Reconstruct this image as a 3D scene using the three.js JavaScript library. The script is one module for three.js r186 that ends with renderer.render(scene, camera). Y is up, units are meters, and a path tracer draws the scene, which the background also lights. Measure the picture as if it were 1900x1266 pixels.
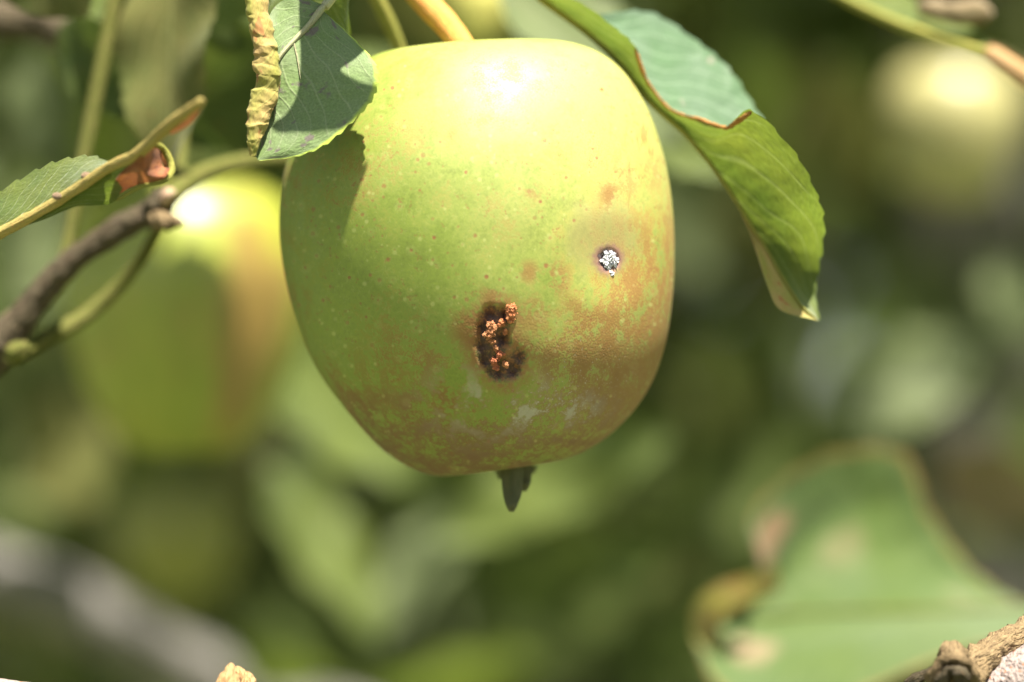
import * as THREE from 'three';
import { mergeGeometries } from 'three/addons/utils/BufferGeometryUtils.js';
import { ImprovedNoise } from 'three/addons/math/ImprovedNoise.js';

// ---------------------------------------------------------------- camera, sky, sun, exposure
const scene = new THREE.Scene();
const EYE = 1.4, DIST = 0.6;                       // camera height; distance to the plane in focus (z = 0)
const MM = 0.168 / 1900;                           // metres per photograph pixel in that plane
const camera = new THREE.PerspectiveCamera(2 * Math.atan(MM * 1266 / 2 / DIST) * 180 / Math.PI, 1900 / 1266, 0.02, 400);
camera.position.set(0, EYE, DIST);
camera.lookAt(0, EYE, 0);
camera.focus = DIST + 0.004;
camera.userData.fStop = camera.getFocalLength() / 19;   // aperture of about 19 mm
const SUN = new THREE.Vector3(0.18, 0.935, 0.30).normalize();
{ // hazy summer sky: paler towards the horizon and round the sun
  const W = 256, H = 128, d = new Float32Array(W * H * 4);
  for (let j = 0; j < H; j++) for (let i = 0; i < W; i++) {
    const el = ((j + 0.5) / H - 0.5) * Math.PI, az = ((i + 0.5) / W - 0.5) * 2 * Math.PI, y = Math.sin(el), c = Math.cos(el);
    const sunny = Math.max(0, Math.cos(az) * c * SUN.x + y * SUN.y + Math.sin(az) * c * SUN.z), h = Math.pow(1 - Math.max(0, y), 2.5), g = 0.25 * Math.pow(sunny, 12), k = 4 * (j * W + i);
    d[k] = 0.11 + 0.12 * h + g; d[k + 1] = 0.145 + 0.10 * h + g; d[k + 2] = 0.21 + 0.04 * h + 0.9 * g; d[k + 3] = 1;
  }
  const t = new THREE.DataTexture(d, W, H, THREE.RGBAFormat, THREE.FloatType); t.mapping = THREE.EquirectangularReflectionMapping; t.magFilter = t.minFilter = THREE.LinearFilter; t.needsUpdate = true;
  scene.background = t; scene.environment = t;
}
const sun = new THREE.DirectionalLight(new THREE.Color().setRGB(1, 0.93, 0.80), 4.8);
sun.position.copy(SUN).multiplyScalar(8).add(new THREE.Vector3(0, EYE, 0));
sun.target.position.set(0, EYE, 0);
sun.castShadow = true; sun.shadow.radius = 1.8;
sun.shadow.mapSize.set(4096, 4096);
Object.assign(sun.shadow.camera, { left: -4, right: 4, top: 4, bottom: -4, near: 0.5, far: 20 });
scene.add(sun, sun.target);
const renderer = new THREE.WebGLRenderer({ antialias: true });
renderer.toneMapping = THREE.LinearToneMapping;
renderer.toneMappingExposure = 4.4;
renderer.shadowMap.enabled = true;

// ---------------------------------------------------------------- helpers
function rng(seed) { let a = seed >>> 0; return () => { a = (a + 0x6D2B79F5) | 0; let t = Math.imul(a ^ (a >>> 15), 1 | a); t = (t + Math.imul(t ^ (t >>> 7), 61 | t)) ^ t; return ((t ^ (t >>> 14)) >>> 0) / 4294967296; }; }
const perlin = new ImprovedNoise();
const N3 = (x, y, z) => perlin.noise(x + 37.3, y + 71.7, z + 19.1);
const fbm = (x, y, z, o = 3) => { let s = 0, a = 0.5; for (let i = 0; i < o; i++) { s += a * N3(x, y, z); x *= 2.03; y *= 2.03; z *= 2.03; a *= 0.5; } return s; };
const clamp = (x, a = 0, b = 1) => Math.min(b, Math.max(a, x));
const ss = (a, b, x) => { const t = clamp((x - a) / (b - a)); return t * t * (3 - 2 * t); };
const lerp = (a, b, t) => a + (b - a) * t;
// a photograph pixel and a distance z (mm, 0 = plane in focus, negative = farther) as a point
const P = (px, py, z = 0) => { const k = MM * (DIST - z / 1000) / DIST; return new THREE.Vector3((px - 950) * k, EYE - (py - 633) * k, z / 1000); };
const pxAt = (z) => MM * (DIST - z / 1000) / DIST;
const taken = {};
const numbered = (n) => { const k = taken[n] = (taken[n] ?? -1) + 1; return k ? `${n}_${String(k).padStart(3, '0')}` : n; };
function thing(name, label, category, base = new THREE.Vector3(), group) {
  const o = new THREE.Group(); o.name = numbered(name); o.position.copy(base); o.userData = { label, category };
  if (group) o.userData.group = group;
  scene.add(o); return o;
}
const shadows = (m) => { m.castShadow = m.receiveShadow = true; return m; };
// geometry given in scene coordinates becomes a part of the thing (or of a part)
function part(name, geo, mat, parent, label) {
  const at = new THREE.Vector3(); for (let p = parent; p; p = p.parent) at.add(p.position);
  geo.translate(-at.x, -at.y, -at.z);
  const m = shadows(new THREE.Mesh(geo, mat)); m.name = name; if (label) m.userData.label = label;
  parent.add(m); return m;
}
function cr(p0, p1, p2, p3, t) { const t2 = t * t, t3 = t2 * t; return 0.5 * (2 * p1 + (p2 - p0) * t + (2 * p0 - 5 * p1 + 4 * p2 - p3) * t2 + (3 * p1 - p0 - 3 * p2 + p3) * t3); }
function along(arr, t, dim) {              // Catmull-Rom through arr at t in 0..1
  const n = arr.length - 1, f = clamp(t) * n, i = Math.min(n - 1, Math.floor(f)), k = f - i, out = [];
  for (let d = 0; d < dim; d++) {
    const b = arr[i][d], c = arr[i + 1][d], a = i ? arr[i - 1][d] : 2 * b - c, e = i < n - 1 ? arr[i + 2][d] : 2 * c - b;
    out.push(cr(a, b, c, e, k));
  }
  return out;
}
const Vp = (a) => P(a[0], a[1], a[2] ?? 0);
// a leaf sheet through K long curves of [px, py, z]; us = texture u of each curve
function sheet(curves, us, { rows = 90, cols = 8, teeth = 0, amp = 0.0006, first = true, last = true, wrinkle = 0.0004, freq = 260, seed = 0, v0 = 0, v1 = 1, bulge = 0 } = {}) {
  const K = curves.length, C = cols * (K - 1), pos = [], uv = [], idx = [];
  for (let j = 0; j <= rows; j++) {
    const t = j / rows, q = curves.map((c) => { const v = Vp(along(c, t, 3)); return [v.x, v.y, v.z]; });
    for (let i = 0; i <= C; i++) {
      const s = i / C, p = along(q, s, 3), f = s * (K - 1), a = Math.min(K - 2, Math.floor(f));
      const v = new THREE.Vector3(...p);
      if (teeth && ((i === 0 && first) || (i === C && last))) {
        const inn = new THREE.Vector3(...along(q, i ? 1 - 1 / C : 1 / C, 3)), ph = (t * teeth + 0.13 * Math.sin(t * 9 + seed)) % 1;
        const w = v.clone().sub(inn); if (w.length() > 1e-6) v.addScaledVector(w.normalize(), amp * (ph < 0.82 ? ph / 0.82 : (1 - ph) / 0.18) * Math.min(1, 6 * t * (1 - t) + 0.2));
      }
      v.z += wrinkle * 2 * fbm(v.x * freq + seed * 7.7, v.y * freq, seed * 3.1, 2) + bulge * Math.sin(Math.PI * (f - a)) * (a % 2 ? 1 : 1);
      pos.push(v.x, v.y, v.z); uv.push(lerp(us[a], us[a + 1], f - a), lerp(v0, v1, t));
    }
  }
  for (let j = 0; j < rows; j++) for (let i = 0; i < C; i++) { const a = j * (C + 1) + i, b = a + 1, c = a + C + 1, d = c + 1; idx.push(a, b, d, a, d, c); }
  const g = new THREE.BufferGeometry();
  g.setAttribute('position', new THREE.Float32BufferAttribute(pos, 3)); g.setAttribute('uv', new THREE.Float32BufferAttribute(uv, 2)); g.setIndex(idx); g.computeVertexNormals();
  return g;
}
// tapered round rod through [px, py, z, radius in pixels], rounded ends
function rodW(pts, rad, { seg = 14, rows = 60, lump = 0, lf = 120, seed = 0, uvs = 1 } = {}) {
  const n = pts.length, arr = pts.map((p, i) => [p.x, p.y, p.z, rad[i]]);
  const pos = [], uv = [], idx = []; let len = 0, prev = null; let nx = new THREE.Vector3(0.3, 0.2, 1).normalize();
  const R = rows;
  for (let j = 0; j <= R; j++) {
    const t = j / R, [x, y, z, r0] = along(arr, t, 4), c = new THREE.Vector3(x, y, z);
    const a = along(arr, Math.max(0, t - 0.01), 3), b = along(arr, Math.min(1, t + 0.01), 3);
    const T = new THREE.Vector3(b[0] - a[0], b[1] - a[1], b[2] - a[2]).normalize();
    nx.addScaledVector(T, -nx.dot(T)); if (nx.lengthSq() < 1e-8) nx.set(1, 0, 0); nx.normalize();
    const bn = new THREE.Vector3().crossVectors(T, nx);
    if (prev) len += c.distanceTo(prev); prev = c;
    const cap = (j === 0 || j === R) ? 0.02 : (j === 1 || j === R - 1) ? 0.8 : 1;
    for (let i = 0; i <= seg; i++) {
      const A = i / seg * Math.PI * 2, ca = Math.cos(A), sa = Math.sin(A);
      let r = Math.max(1e-5, r0) * cap;
      if (lump) r *= 1 + lump * 2 * fbm(c.x * lf + ca * 1.1 + seed, c.y * lf + sa * 1.1, c.z * lf, 3);
      pos.push(c.x + (nx.x * ca + bn.x * sa) * r, c.y + (nx.y * ca + bn.y * sa) * r, c.z + (nx.z * ca + bn.z * sa) * r);
      uv.push(i / seg, len * uvs);
    }
  }
  for (let j = 0; j < R; j++) for (let i = 0; i < seg; i++) { const a = j * (seg + 1) + i, b = a + 1, c = a + seg + 1, d = c + 1; idx.push(a, b, d, a, d, c); }
  const g = new THREE.BufferGeometry();
  g.setAttribute('position', new THREE.Float32BufferAttribute(pos, 3)); g.setAttribute('uv', new THREE.Float32BufferAttribute(uv, 2)); g.setIndex(idx); g.computeVertexNormals();
  return g;
}
const rod = (pts, o) => rodW(pts.map(Vp), pts.map((p) => p[3] * pxAt(p[2])), o);
function tex(w, h, fn, srgb) {             // fn(u, v) -> [r, g, b] linear 0..1 (srgb: stored as colour)
  const d = new Uint8Array(w * h * 4);
  const enc = srgb ? (c) => 255 * (c <= 0.0031308 ? c * 12.92 : 1.055 * Math.pow(c, 1 / 2.4) - 0.055) : (c) => 255 * c;
  for (let j = 0; j < h; j++) for (let i = 0; i < w; i++) { const c = fn((i + 0.5) / w, (j + 0.5) / h), k = 4 * (j * w + i); d[k] = enc(clamp(c[0])); d[k + 1] = enc(clamp(c[1])); d[k + 2] = enc(clamp(c[2])); d[k + 3] = 255; }
  const t = new THREE.DataTexture(d, w, h); t.magFilter = THREE.LinearFilter; t.minFilter = THREE.LinearFilter; t.wrapS = t.wrapT = THREE.RepeatWrapping;
  if (srgb) t.colorSpace = THREE.SRGBColorSpace; t.needsUpdate = true; return t;
}
const mix3 = (a, b, t) => [lerp(a[0], b[0], t), lerp(a[1], b[1], t), lerp(a[2], b[2], t)];

// ---------------------------------------------------------------- materials
// leaf blades: veins, mottling, blotches; u across (0.5 = midrib), v along
function leafMap({ base, alt, vein, blotch = [0.22, 0.09, 0.03], blotchAmt = 0.2, edge, edgeW = 0.03, seed = 1, spots = [], nveins = 9, veinAmt = 0.42, w = 512, h = 512 }) {
  const V = (u, v) => {
    const x = Math.abs(u - 0.5) * 2, side = u < 0.5 ? 0 : 0.37;
    const wob = 0.06 * N3(u * 5, v * 5, seed);
    const ph = (v - 0.45 * Math.pow(x, 0.85) + wob) * nveins + side;
    const d = Math.abs(ph - Math.round(ph)) / nveins;
    const lat = (1 - ss(0.002, 0.010 * (1.15 - 0.7 * x), d)) * (1 - ss(0.85, 1, x));
    const mid = 1 - ss(0.008, 0.03, x);
    const net = Math.abs(N3(u * 46, v * 46, seed + 3)) < 0.07 ? 0.35 : 0;
    return [Math.max(lat * 0.8, mid), net];
  };
  const map = tex(w, h, (u, v) => {
    const x = Math.abs(u - 0.5) * 2, [ve, net] = V(u, v);
    let c = mix3(base, alt, clamp(0.5 + 1.3 * fbm(u * 5, v * 5, seed, 4)));
    const gr = 1 + 0.5 * fbm(u * 90, v * 90, seed + 9, 2); c = c.map((k) => k * gr);
    c = mix3(c, vein, clamp(veinAmt * ve + 0.22 * net));
    const b = ss(0.18, 0.32, fbm(u * 9 + 5, v * 9, seed + 20, 4) + blotchAmt - 0.2); c = mix3(c, blotch, b * 0.8);
    if (edge) c = mix3(c, edge, ss(1 - edgeW, 1, x + 0.02 * N3(v * 30, u, seed)));
    for (const [su_, sv, r, col] of spots) { const dd = Math.hypot((u - su_), (v - sv)) + 0.25 * r * fbm(u * 18, v * 18, seed, 3) * 2; c = mix3(c, col, 1 - ss(r * 0.6, r, dd)); }
    return c;
  }, true);
  const bump = tex(256, 256, (u, v) => { const [ve, net] = V(u, v), k = 0.55 - 0.35 * ve - 0.25 * net + 0.5 * fbm(u * 40, v * 40, seed, 2); return [k, k, k]; });
  return { map, bumpMap: bump };
}
const leafMat = (o, extra = {}) => new THREE.MeshPhysicalMaterial({ ...leafMap(o), bumpScale: 0.0002, roughness: 0.97, transmission: o.through ?? 0.32, thickness: 0, specularIntensity: 0.4, clearcoat: (o.gloss ?? 0.35) * 0.5, clearcoatRoughness: 0.4, side: THREE.DoubleSide, ...extra });
const L = {
  curl: leafMat({ veinAmt: 0.22, base: [0.11, 0.165, 0.055], alt: [0.135, 0.18, 0.085], vein: [0.36, 0.38, 0.25], blotch: [0.11, 0.08, 0.09], blotchAmt: 0.2, seed: 2, edge: [0.30, 0.38, 0.06], edgeW: 0.05, through: 0.15,
    spots: [] }),
  roll: leafMat({ base: [0.24, 0.24, 0.05], alt: [0.36, 0.25, 0.10], vein: [0.30, 0.32, 0.09], blotch: [0.30, 0.13, 0.05], blotchAmt: 0.2, seed: 5, through: 0.3, gloss: 0.1 }),
  pale: leafMat({ base: [0.060, 0.115, 0.052], alt: [0.080, 0.125, 0.078], vein: [0.24, 0.32, 0.22], blotch: [0.25, 0.2, 0.18], blotchAmt: 0.0, seed: 9, through: 0.2, gloss: 0.3 }),
  silver: leafMat({ base: [0.085, 0.115, 0.04], alt: [0.105, 0.125, 0.055], vein: [0.14, 0.16, 0.09], blotchAmt: -0.05, seed: 10, through: 0.25, gloss: 0.25 }),
  green: leafMat({ base: [0.045, 0.075, 0.011], alt: [0.075, 0.10, 0.015], vein: [0.2, 0.25, 0.08], blotchAmt: -0.02, seed: 11, through: 0.35 }),
  fresh: leafMat({ base: [0.085, 0.135, 0.016], alt: [0.13, 0.165, 0.019], vein: [0.25, 0.3, 0.1], blotchAmt: -0.1, seed: 13, through: 0.6 }),
  olive: leafMat({ base: [0.075, 0.09, 0.018], alt: [0.11, 0.105, 0.026], vein: [0.25, 0.25, 0.1], blotch: [0.2, 0.08, 0.03], blotchAmt: 0.06, seed: 15, through: 0.3 }),
  worn: leafMat({ gloss: 0.1, base: [0.060, 0.098, 0.014], alt: [0.066, 0.105, 0.032], vein: [0.12, 0.15, 0.05], blotchAmt: -0.05, seed: 17, through: 0.35, edge: [0.17, 0.12, 0.03], edgeW: 0.07,
    spots: [[0.86, 0.86, 0.09, [0.22, 0.14, 0.075]], [0.25, 0.80, 0.10, [0.20, 0.16, 0.09]], [0.7, 0.6, 0.07, [0.12, 0.13, 0.05]], [0.66, 0.28, 0.06, [0.12, 0.14, 0.06]]] }),
  brown: leafMat({ base: [0.28, 0.10, 0.03], alt: [0.16, 0.05, 0.022], vein: [0.45, 0.25, 0.12], blotch: [0.12, 0.03, 0.02], blotchAmt: 0.12, seed: 19, through: 0.25, gloss: 0.15 }),
  dry: leafMat({ base: [0.17, 0.15, 0.07], alt: [0.20, 0.14, 0.08], vein: [0.4, 0.3, 0.2], blotchAmt: 0.05, seed: 21, through: 0.3, gloss: 0.1 }),
};
function barkMat(base, alt, spot, seed, bump = 0.0006, rep = [3, 90]) {
  const f = (u, v) => { const a = u * Math.PI * 2; return [Math.cos(a) * 1.2, Math.sin(a) * 1.2, v]; };
  const map = tex(256, 512, (u, v) => {
    const [x, y, z] = f(u, v); let c = mix3(base, alt, clamp(0.5 + 1.4 * fbm(x * 2.5, y * 2.5, z * 8 + seed, 4)));
    c = mix3(c, spot, ss(0.22, 0.34, fbm(x * 6, y * 6, z * 26 + seed, 3))); const g = 1 + 0.8 * fbm(x * 12, y * 12, z * 50, 2); return c.map((k) => k * g);
  }, true);
  const bm = tex(256, 512, (u, v) => { const [x, y, z] = f(u, v), k = 0.5 + fbm(x * 6, y * 6, z * 22 + seed, 4); return [k, k, k]; });
  map.repeat.set(1, rep[1] / 2); bm.repeat.set(1, rep[1] / 2);
  return new THREE.MeshPhysicalMaterial({ map, bumpMap: bm, bumpScale: bump, roughness: 0.8, specularIntensity: 0.35 });
}
const B = {
  twig: barkMat([0.045, 0.032, 0.02], [0.085, 0.07, 0.042], [0.16, 0.11, 0.06], 1),
  shoot: barkMat([0.07, 0.08, 0.014], [0.09, 0.09, 0.02], [0.2, 0.13, 0.07], 2, 0.0002),
  petiole: barkMat([0.172, 0.187, 0.039], [0.218, 0.203, 0.047], [0.3, 0.2, 0.06], 3, 0.0001),
  stem: barkMat([0.429, 0.265, 0.062], [0.484, 0.218, 0.062], [0.5, 0.18, 0.05], 4, 0.0001),
  grey: barkMat([0.187, 0.156, 0.140], [0.250, 0.203, 0.187], [0.26, 0.11, 0.06], 5, 0.0006),
  limb: barkMat([0.13, 0.122, 0.11], [0.18, 0.17, 0.16], [0.12, 0.11, 0.09], 6, 0.002, [3, 16]),
  cut: barkMat([0.328, 0.187, 0.078], [0.374, 0.250, 0.125], [0.16, 0.07, 0.035], 7, 0.0003),
  bud: barkMat([0.36, 0.18, 0.16], [0.34, 0.30, 0.16], [0.5, 0.35, 0.25], 8, 0.0002),
  spur: barkMat([0.12, 0.085, 0.045], [0.19, 0.135, 0.07], [0.06, 0.035, 0.02], 12, 0.0005),
  rust: barkMat([0.24, 0.11, 0.03], [0.34, 0.18, 0.05], [0.16, 0.06, 0.02], 11, 0.0001),
  tan: barkMat([0.234, 0.195, 0.062], [0.281, 0.218, 0.070], [0.34, 0.16, 0.06], 10, 0.0001),
  rib: barkMat([0.281, 0.296, 0.172], [0.328, 0.312, 0.187], [0.42, 0.32, 0.2], 9, 0.0001),
};

// ---------------------------------------------------------------- ground
{
  const map = tex(1024, 1024, (u, v) => { const a = clamp(0.5 + 1.5 * fbm(u * 10, v * 10, 4, 4)), g = 1 + fbm(u * 120, v * 120, 2, 2); return mix3([0.05, 0.085, 0.022], [0.16, 0.13, 0.06], a * 0.7).map((k) => k * g); }, true);
  map.repeat.set(50, 50);
  const g = shadows(new THREE.Mesh(new THREE.PlaneGeometry(300, 300, 40, 40).rotateX(-Math.PI / 2), new THREE.MeshStandardMaterial({ map, roughness: 0.95 })));
  g.name = 'ground'; g.userData.kind = 'structure'; scene.add(g);
}

// ---------------------------------------------------------------- the apple
// profile rows: left and right outline in photograph pixels, from calyx basin to stem cavity
const PROFILE = [[938, 838, 938, 838], [908, 846, 968, 838], [868, 868, 1002, 850], [822, 884, 1042, 853], [768, 871, 1104, 827], [708, 833, 1163, 777], [648, 768, 1207, 715], [592, 692, 1234, 640], [556, 612, 1247, 560], [531, 522, 1251, 478], [519, 432, 1249, 402], [523, 342, 1241, 335], [545, 265, 1225, 266], [582, 199, 1196, 192], [632, 143, 1154, 131], [692, 106, 1105, 96], [752, 92, 1046, 79], [808, 90, 985, 82], [842, 112, 948, 108], [868, 160, 918, 158], [892, 190, 893, 190]];
const AZ = -30;                                     // depth of the apple's axis, mm
const HOLE = [[[912, 586], 13], [[900, 612], 11], [[898, 640], 12], [[904, 668], 12], [[925, 690], 13], [[950, 684], 15], [[962, 660], 12], [[930, 630], 15], [[940, 588], 14]];
const holeD = (X, Y) => { if (X < 850 || X > 1010 || Y < 530 || Y > 740) return 99; let d = 0; for (const [[a, b], r] of HOLE) d += Math.exp(-(Math.hypot(X - a, Y - b) - r * 0.72) / 11); return -11 * Math.log(d) + 7 * fbm(X * 0.05, Y * 0.05, 4, 3); };
let rowT = -1, rowP;
function appleAt(t, phi) {                          // -> [X px, Y px, z mm]
  if (t !== rowT) { rowT = t; rowP = along(PROFILE, t, 4); }
  const [lx, ly, rx, ry] = rowP;
  const hw = Math.hypot(rx - lx, ry - ly) / 2, c = Math.cos(phi), s = Math.sin(phi);
  let X = (lx + rx) / 2 + c * (rx - lx) / 2, Y = (ly + ry) / 2 + c * (ry - ly) / 2, Z = s * hw * 0.97;
  // slight lobes, strongest near the calyx
  const lob = 1 + 0.012 * Math.sin(phi * 5 + 0.7) * (1 - t) * Math.abs(s) + 0.01 * fbm(X * 0.006, Y * 0.006, Z * 0.006, 2) * Math.abs(s);
  Z *= lob;
  return [X, Y, AZ + Z * pxAt(AZ) * 1000, s];
}
function onApple(X, Y, out = 0) {                   // a point on the side of the apple that shows, 'out' mm proud of it
  let best = 1e9, z = 0;
  for (let k = 10; k < 190; k++) {
    const t = k / 200, [lx, , rx] = along(PROFILE, t, 4), c = (X - (lx + rx) / 2) / ((rx - lx) / 2); if (Math.abs(c) >= 1) continue;
    const p = appleAt(t, Math.acos(c)); if (Math.abs(p[1] - Y) < best) { best = Math.abs(p[1] - Y); z = p[2]; }
  }
  return new THREE.Vector3((X - 950) * pxAt(AZ), EYE - (Y - 633) * pxAt(AZ), (z + out) / 1000);
}
{
  const ROWS = 300, SEG = 520, pos = [], uv = [], idx = [];
  for (let j = 0; j <= ROWS; j++) for (let i = 0; i <= SEG; i++) {
    const t = j / ROWS, phi = i / SEG * Math.PI * 2 - Math.PI / 2;          // seam at the back
    let [X, Y, z, s] = appleAt(t, phi);
    const v = new THREE.Vector3((X - 950) * pxAt(AZ), EYE - (Y - 633) * pxAt(AZ), z / 1000);
    if (s > 0) {
      const d = holeD(X, Y); let inn = 0;
      if (d < 14) inn += 0.0017 * ss(6, -14, d) * (1 + 0.9 * fbm(X * 0.09, Y * 0.09, 1, 2)) ;
      const e = Math.hypot(X - 1123, Y - 488); inn += 0.0007 * ss(22, 12, e) + 0.0009 * ss(100, 15, e);
      v.x -= inn * 0; v.z -= inn;
    }
    pos.push(v.x, v.y, v.z); uv.push(i / SEG, t);
  }
  for (let j = 0; j < ROWS; j++) for (let i = 0; i < SEG; i++) { const a = j * (SEG + 1) + i, b = a + 1, c = a + SEG + 1, d = c + 1; idx.push(a, b, d, a, d, c); }
  const g = new THREE.BufferGeometry();
  g.setAttribute('position', new THREE.Float32BufferAttribute(pos, 3)); g.setAttribute('uv', new THREE.Float32BufferAttribute(uv, 2)); g.setIndex(idx); g.computeVertexNormals();
  const nn = g.attributes.normal;                                          // close the seam
  for (let j = 0; j <= ROWS; j++) { const a = j * (SEG + 1), b = a + SEG; for (const k of ['X', 'Y', 'Z']) { const m = (nn['get' + k](a) + nn['get' + k](b)) / 2; nn['set' + k](a, m); nn['set' + k](b, m); } }

  // marks on the skin, laid out on the side that shows: russet, lenticels, stains
  const X0 = 500, Y0 = 60, FW = 780, FH = 860, dots = new Float32Array(FW * FH), halo = new Float32Array(FW * FH), fuzz = new Float32Array(FW * FH);
  const splat = (arr, x, y, r, a) => { const R = Math.ceil(r * 2.2); for (let j = -R; j <= R; j++) for (let i = -R; i <= R; i++) { const xx = Math.round(x) + i - X0, yy = Math.round(y) + j - Y0; if (xx < 0 || yy < 0 || xx >= FW || yy >= FH) continue; const d = Math.hypot(xx + X0 - x, yy + Y0 - y) / r, k = yy * FW + xx; arr[k] = Math.max(arr[k], a * (1 - ss(0.6, 1.4, d))); } };
  const lent = [[736, 180], [685, 278], [683, 346], [669, 354], [723, 359], [703, 384], [751, 395], [810, 418], [813, 451], [772, 473], [731, 489], [885, 448], [990, 416], [1000, 387], [980, 369], [1046, 344], [921, 320], [869, 336], [793, 305], [1008, 278], [958, 252], [875, 241], [823, 282], [1017, 451], [1101, 307], [1112, 180], [603, 346], [593, 396], [592, 440], [576, 500], [640, 430], [660, 520], [715, 525], [845, 500], [905, 520], [870, 560], [770, 560], [690, 590], [1010, 500], [1060, 420], [700, 640], [780, 610], [610, 560], [655, 600]];
  const r1 = rng(5);
  for (const [x, y] of lent) { splat(dots, x, y, 2.4 + 2 * r1(), 0.5 + 0.5 * r1()); splat(halo, x, y, 6 + 5 * r1(), 0.3 * r1()); }
  for (let i = 0; i < 330; i++) { const x = 520 + 730 * r1(), y = 110 + 760 * r1(); splat(dots, x, y, 1.2 + 2.2 * r1() ** 2, 0.3 + 0.5 * r1()); if (r1() < 0.3) splat(halo, x, y, 5 + 4 * r1(), 0.25); }
  for (let i = 0; i < 420; i++) { const x = 520 + 730 * r1(), y = 130 + 740 * r1(), n = 2 + Math.floor(9 * r1() ** 2), a = r1() * 6.28; for (let k = 0; k < n; k++) splat(dots, x + Math.cos(a) * k * 2 + 5 * (r1() - 0.5), y + Math.sin(a) * k * 2 + 5 * (r1() - 0.5), 0.8 + 1.1 * r1(), 0.25 + 0.4 * r1()); }   // russet flecks
  for (let i = 0; i < 260; i++) splat(halo, 520 + 730 * r1(), 110 + 760 * r1(), 1.5 + 2.5 * r1(), 0.5 + 0.5 * r1());   // pale pores
  for (let i = 0; i < 2600; i++) { const x = 520 + 730 * r1(), y = 300 + 560 * r1(), a = r1() * 6.28, l = 3 + 6 * r1(); for (let k = 0; k < l; k++) splat(fuzz, x + Math.cos(a + k * 0.08) * k, y + Math.sin(a + k * 0.08) * k, 0.75, 0.35 + 0.5 * r1()); }
  const samp = (arr, X, Y) => { const x = X - X0, y = Y - Y0, i = Math.floor(x), j = Math.floor(y); if (i < 0 || j < 0 || i >= FW - 1 || j >= FH - 1) return 0; const a = x - i, b = y - j, k = j * FW + i; return lerp(lerp(arr[k], arr[k + 1], a), lerp(arr[k + FW], arr[k + FW + 1], a), b); };
  const patches = [[985, 368, 22, .7], [1125, 372, 26, 1], [1145, 320, 26, .6], [980, 512, 22, .9], [1028, 522, 34, .9], [800, 275, 34, .6], [846, 270, 16, .6], [915, 556, 26, .9], [878, 612, 44, 1.1], [830, 740, 40, 1], [1100, 245, 20, .6], [690, 700, 70, .5], [1200, 330, 40, .6], [1170, 420, 40, .5], [560, 560, 40, .5], [540, 330, 30, .6], [740, 690, 40, .7], [660, 760, 60, .7], [760, 810, 90, .6], [900, 790, 60, .6], [985, 590, 46, .8]];
  const TW = 2048, TH = 1024, cm = new Uint8Array(TW * TH * 4), bm = new Uint8Array(TW * TH * 4), rm = new Uint8Array(TW * TH * 4);
  const enc = (c) => { c = clamp(c); return 255 * (c <= 0.0031308 ? c * 12.92 : 1.055 * Math.pow(c, 1 / 2.4) - 0.055); };
  for (let j = 0; j < TH; j++) for (let i = 0; i < TW; i++) {
    const t = (j + 0.5) / TH, phi = (i + 0.5) / TW * Math.PI * 2 - Math.PI / 2, [X, Y, zm, s] = appleAt(t, phi), Z = zm * 11.3, k = 4 * (j * TW + i), front = s > -0.05;
    const n1 = fbm(X * 0.006, Y * 0.006, Z * 0.006, 3), n2 = fbm(X * 0.025 + 9, Y * 0.02, Z * 0.025, 3), n3 = fbm(X * 0.11, Y * 0.11, Z * 0.11 + 7, 2), n4 = N3(X * 0.35, Y * 0.35, Z * 0.35);
    // green ground colour, yellower towards the cheek on the right and on top
    const yel = clamp(0.22 + 0.0011 * (X - 860) - 0.0004 * (Y - 300) + 0.45 * n1 + 0.12 * n2 + 0.12 * n3);
    let c = mix3([0.158, 0.21, 0.020], [0.37, 0.365, 0.11], yel);
    const mot = 1 + 0.16 * n2 + 0.24 * n3 + 0.16 * n4; c = c.map((q) => q * mot);
    // orange cheek of fine russet on the right
    const cheek = ss(930, 1190, X + 130 * n1 + 60 * n2 + 0.10 * (Y - 500)) * ss(280, 520, Y + 80 * n2);
    c = mix3(c, [0.37, 0.225, 0.036], cheek * 0.55 * clamp(0.7 + 2.2 * n2 + 1.2 * n3));
    let rus = cheek * (0.50 + 0.35 * ss(480, 700, Y));
    rus = Math.max(rus, 0.45 * ss(560, 860, Y + 160 * n1) + 0.17 + 0.5 * n1);
    let spk = ss(0.36 - 0.62 * rus, 0.62 - 0.5 * rus, 0.5 * n3 + 0.32 * n4 + 0.55 * n2 + 0.25);
    spk *= clamp(rus * 1.9);
    // broad brown mottling towards the calyx, its strength also painting in underside shade
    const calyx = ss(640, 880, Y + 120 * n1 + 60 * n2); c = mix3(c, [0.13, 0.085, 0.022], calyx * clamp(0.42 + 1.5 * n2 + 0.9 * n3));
    let pt = 0;
    if (front) for (const [a, b, r, w] of patches) { const d = Math.hypot(X - a, (Y - b) * 0.9); if (d < r * 1.5) pt = Math.max(pt, w * (1 - ss(0.2, 1.4, d / r))); }
    pt = clamp(pt * ss(-0.12, 0.22, n2 * 0.9 + n3 * 0.7 + pt * 0.25 - 0.05));
    const streak = front ? ss(1080, 1190, X) * (1 - ss(420, 560, Y)) * ss(0.12, 0.3, fbm(X * 0.07, Y * 0.014, 5, 3)) : 0;
    const ru = clamp(Math.max(spk * 0.75, pt * 0.8, streak * 0.55));
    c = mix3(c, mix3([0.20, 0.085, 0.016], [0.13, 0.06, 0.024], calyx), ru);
    let h = 0.45 + 0.25 * n4 * (0.15 + ru) + 0.12 * ru, rough = 0.60 + 0.25 * ru + 0.2 * n2 + 0.1 * n4;
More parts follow.
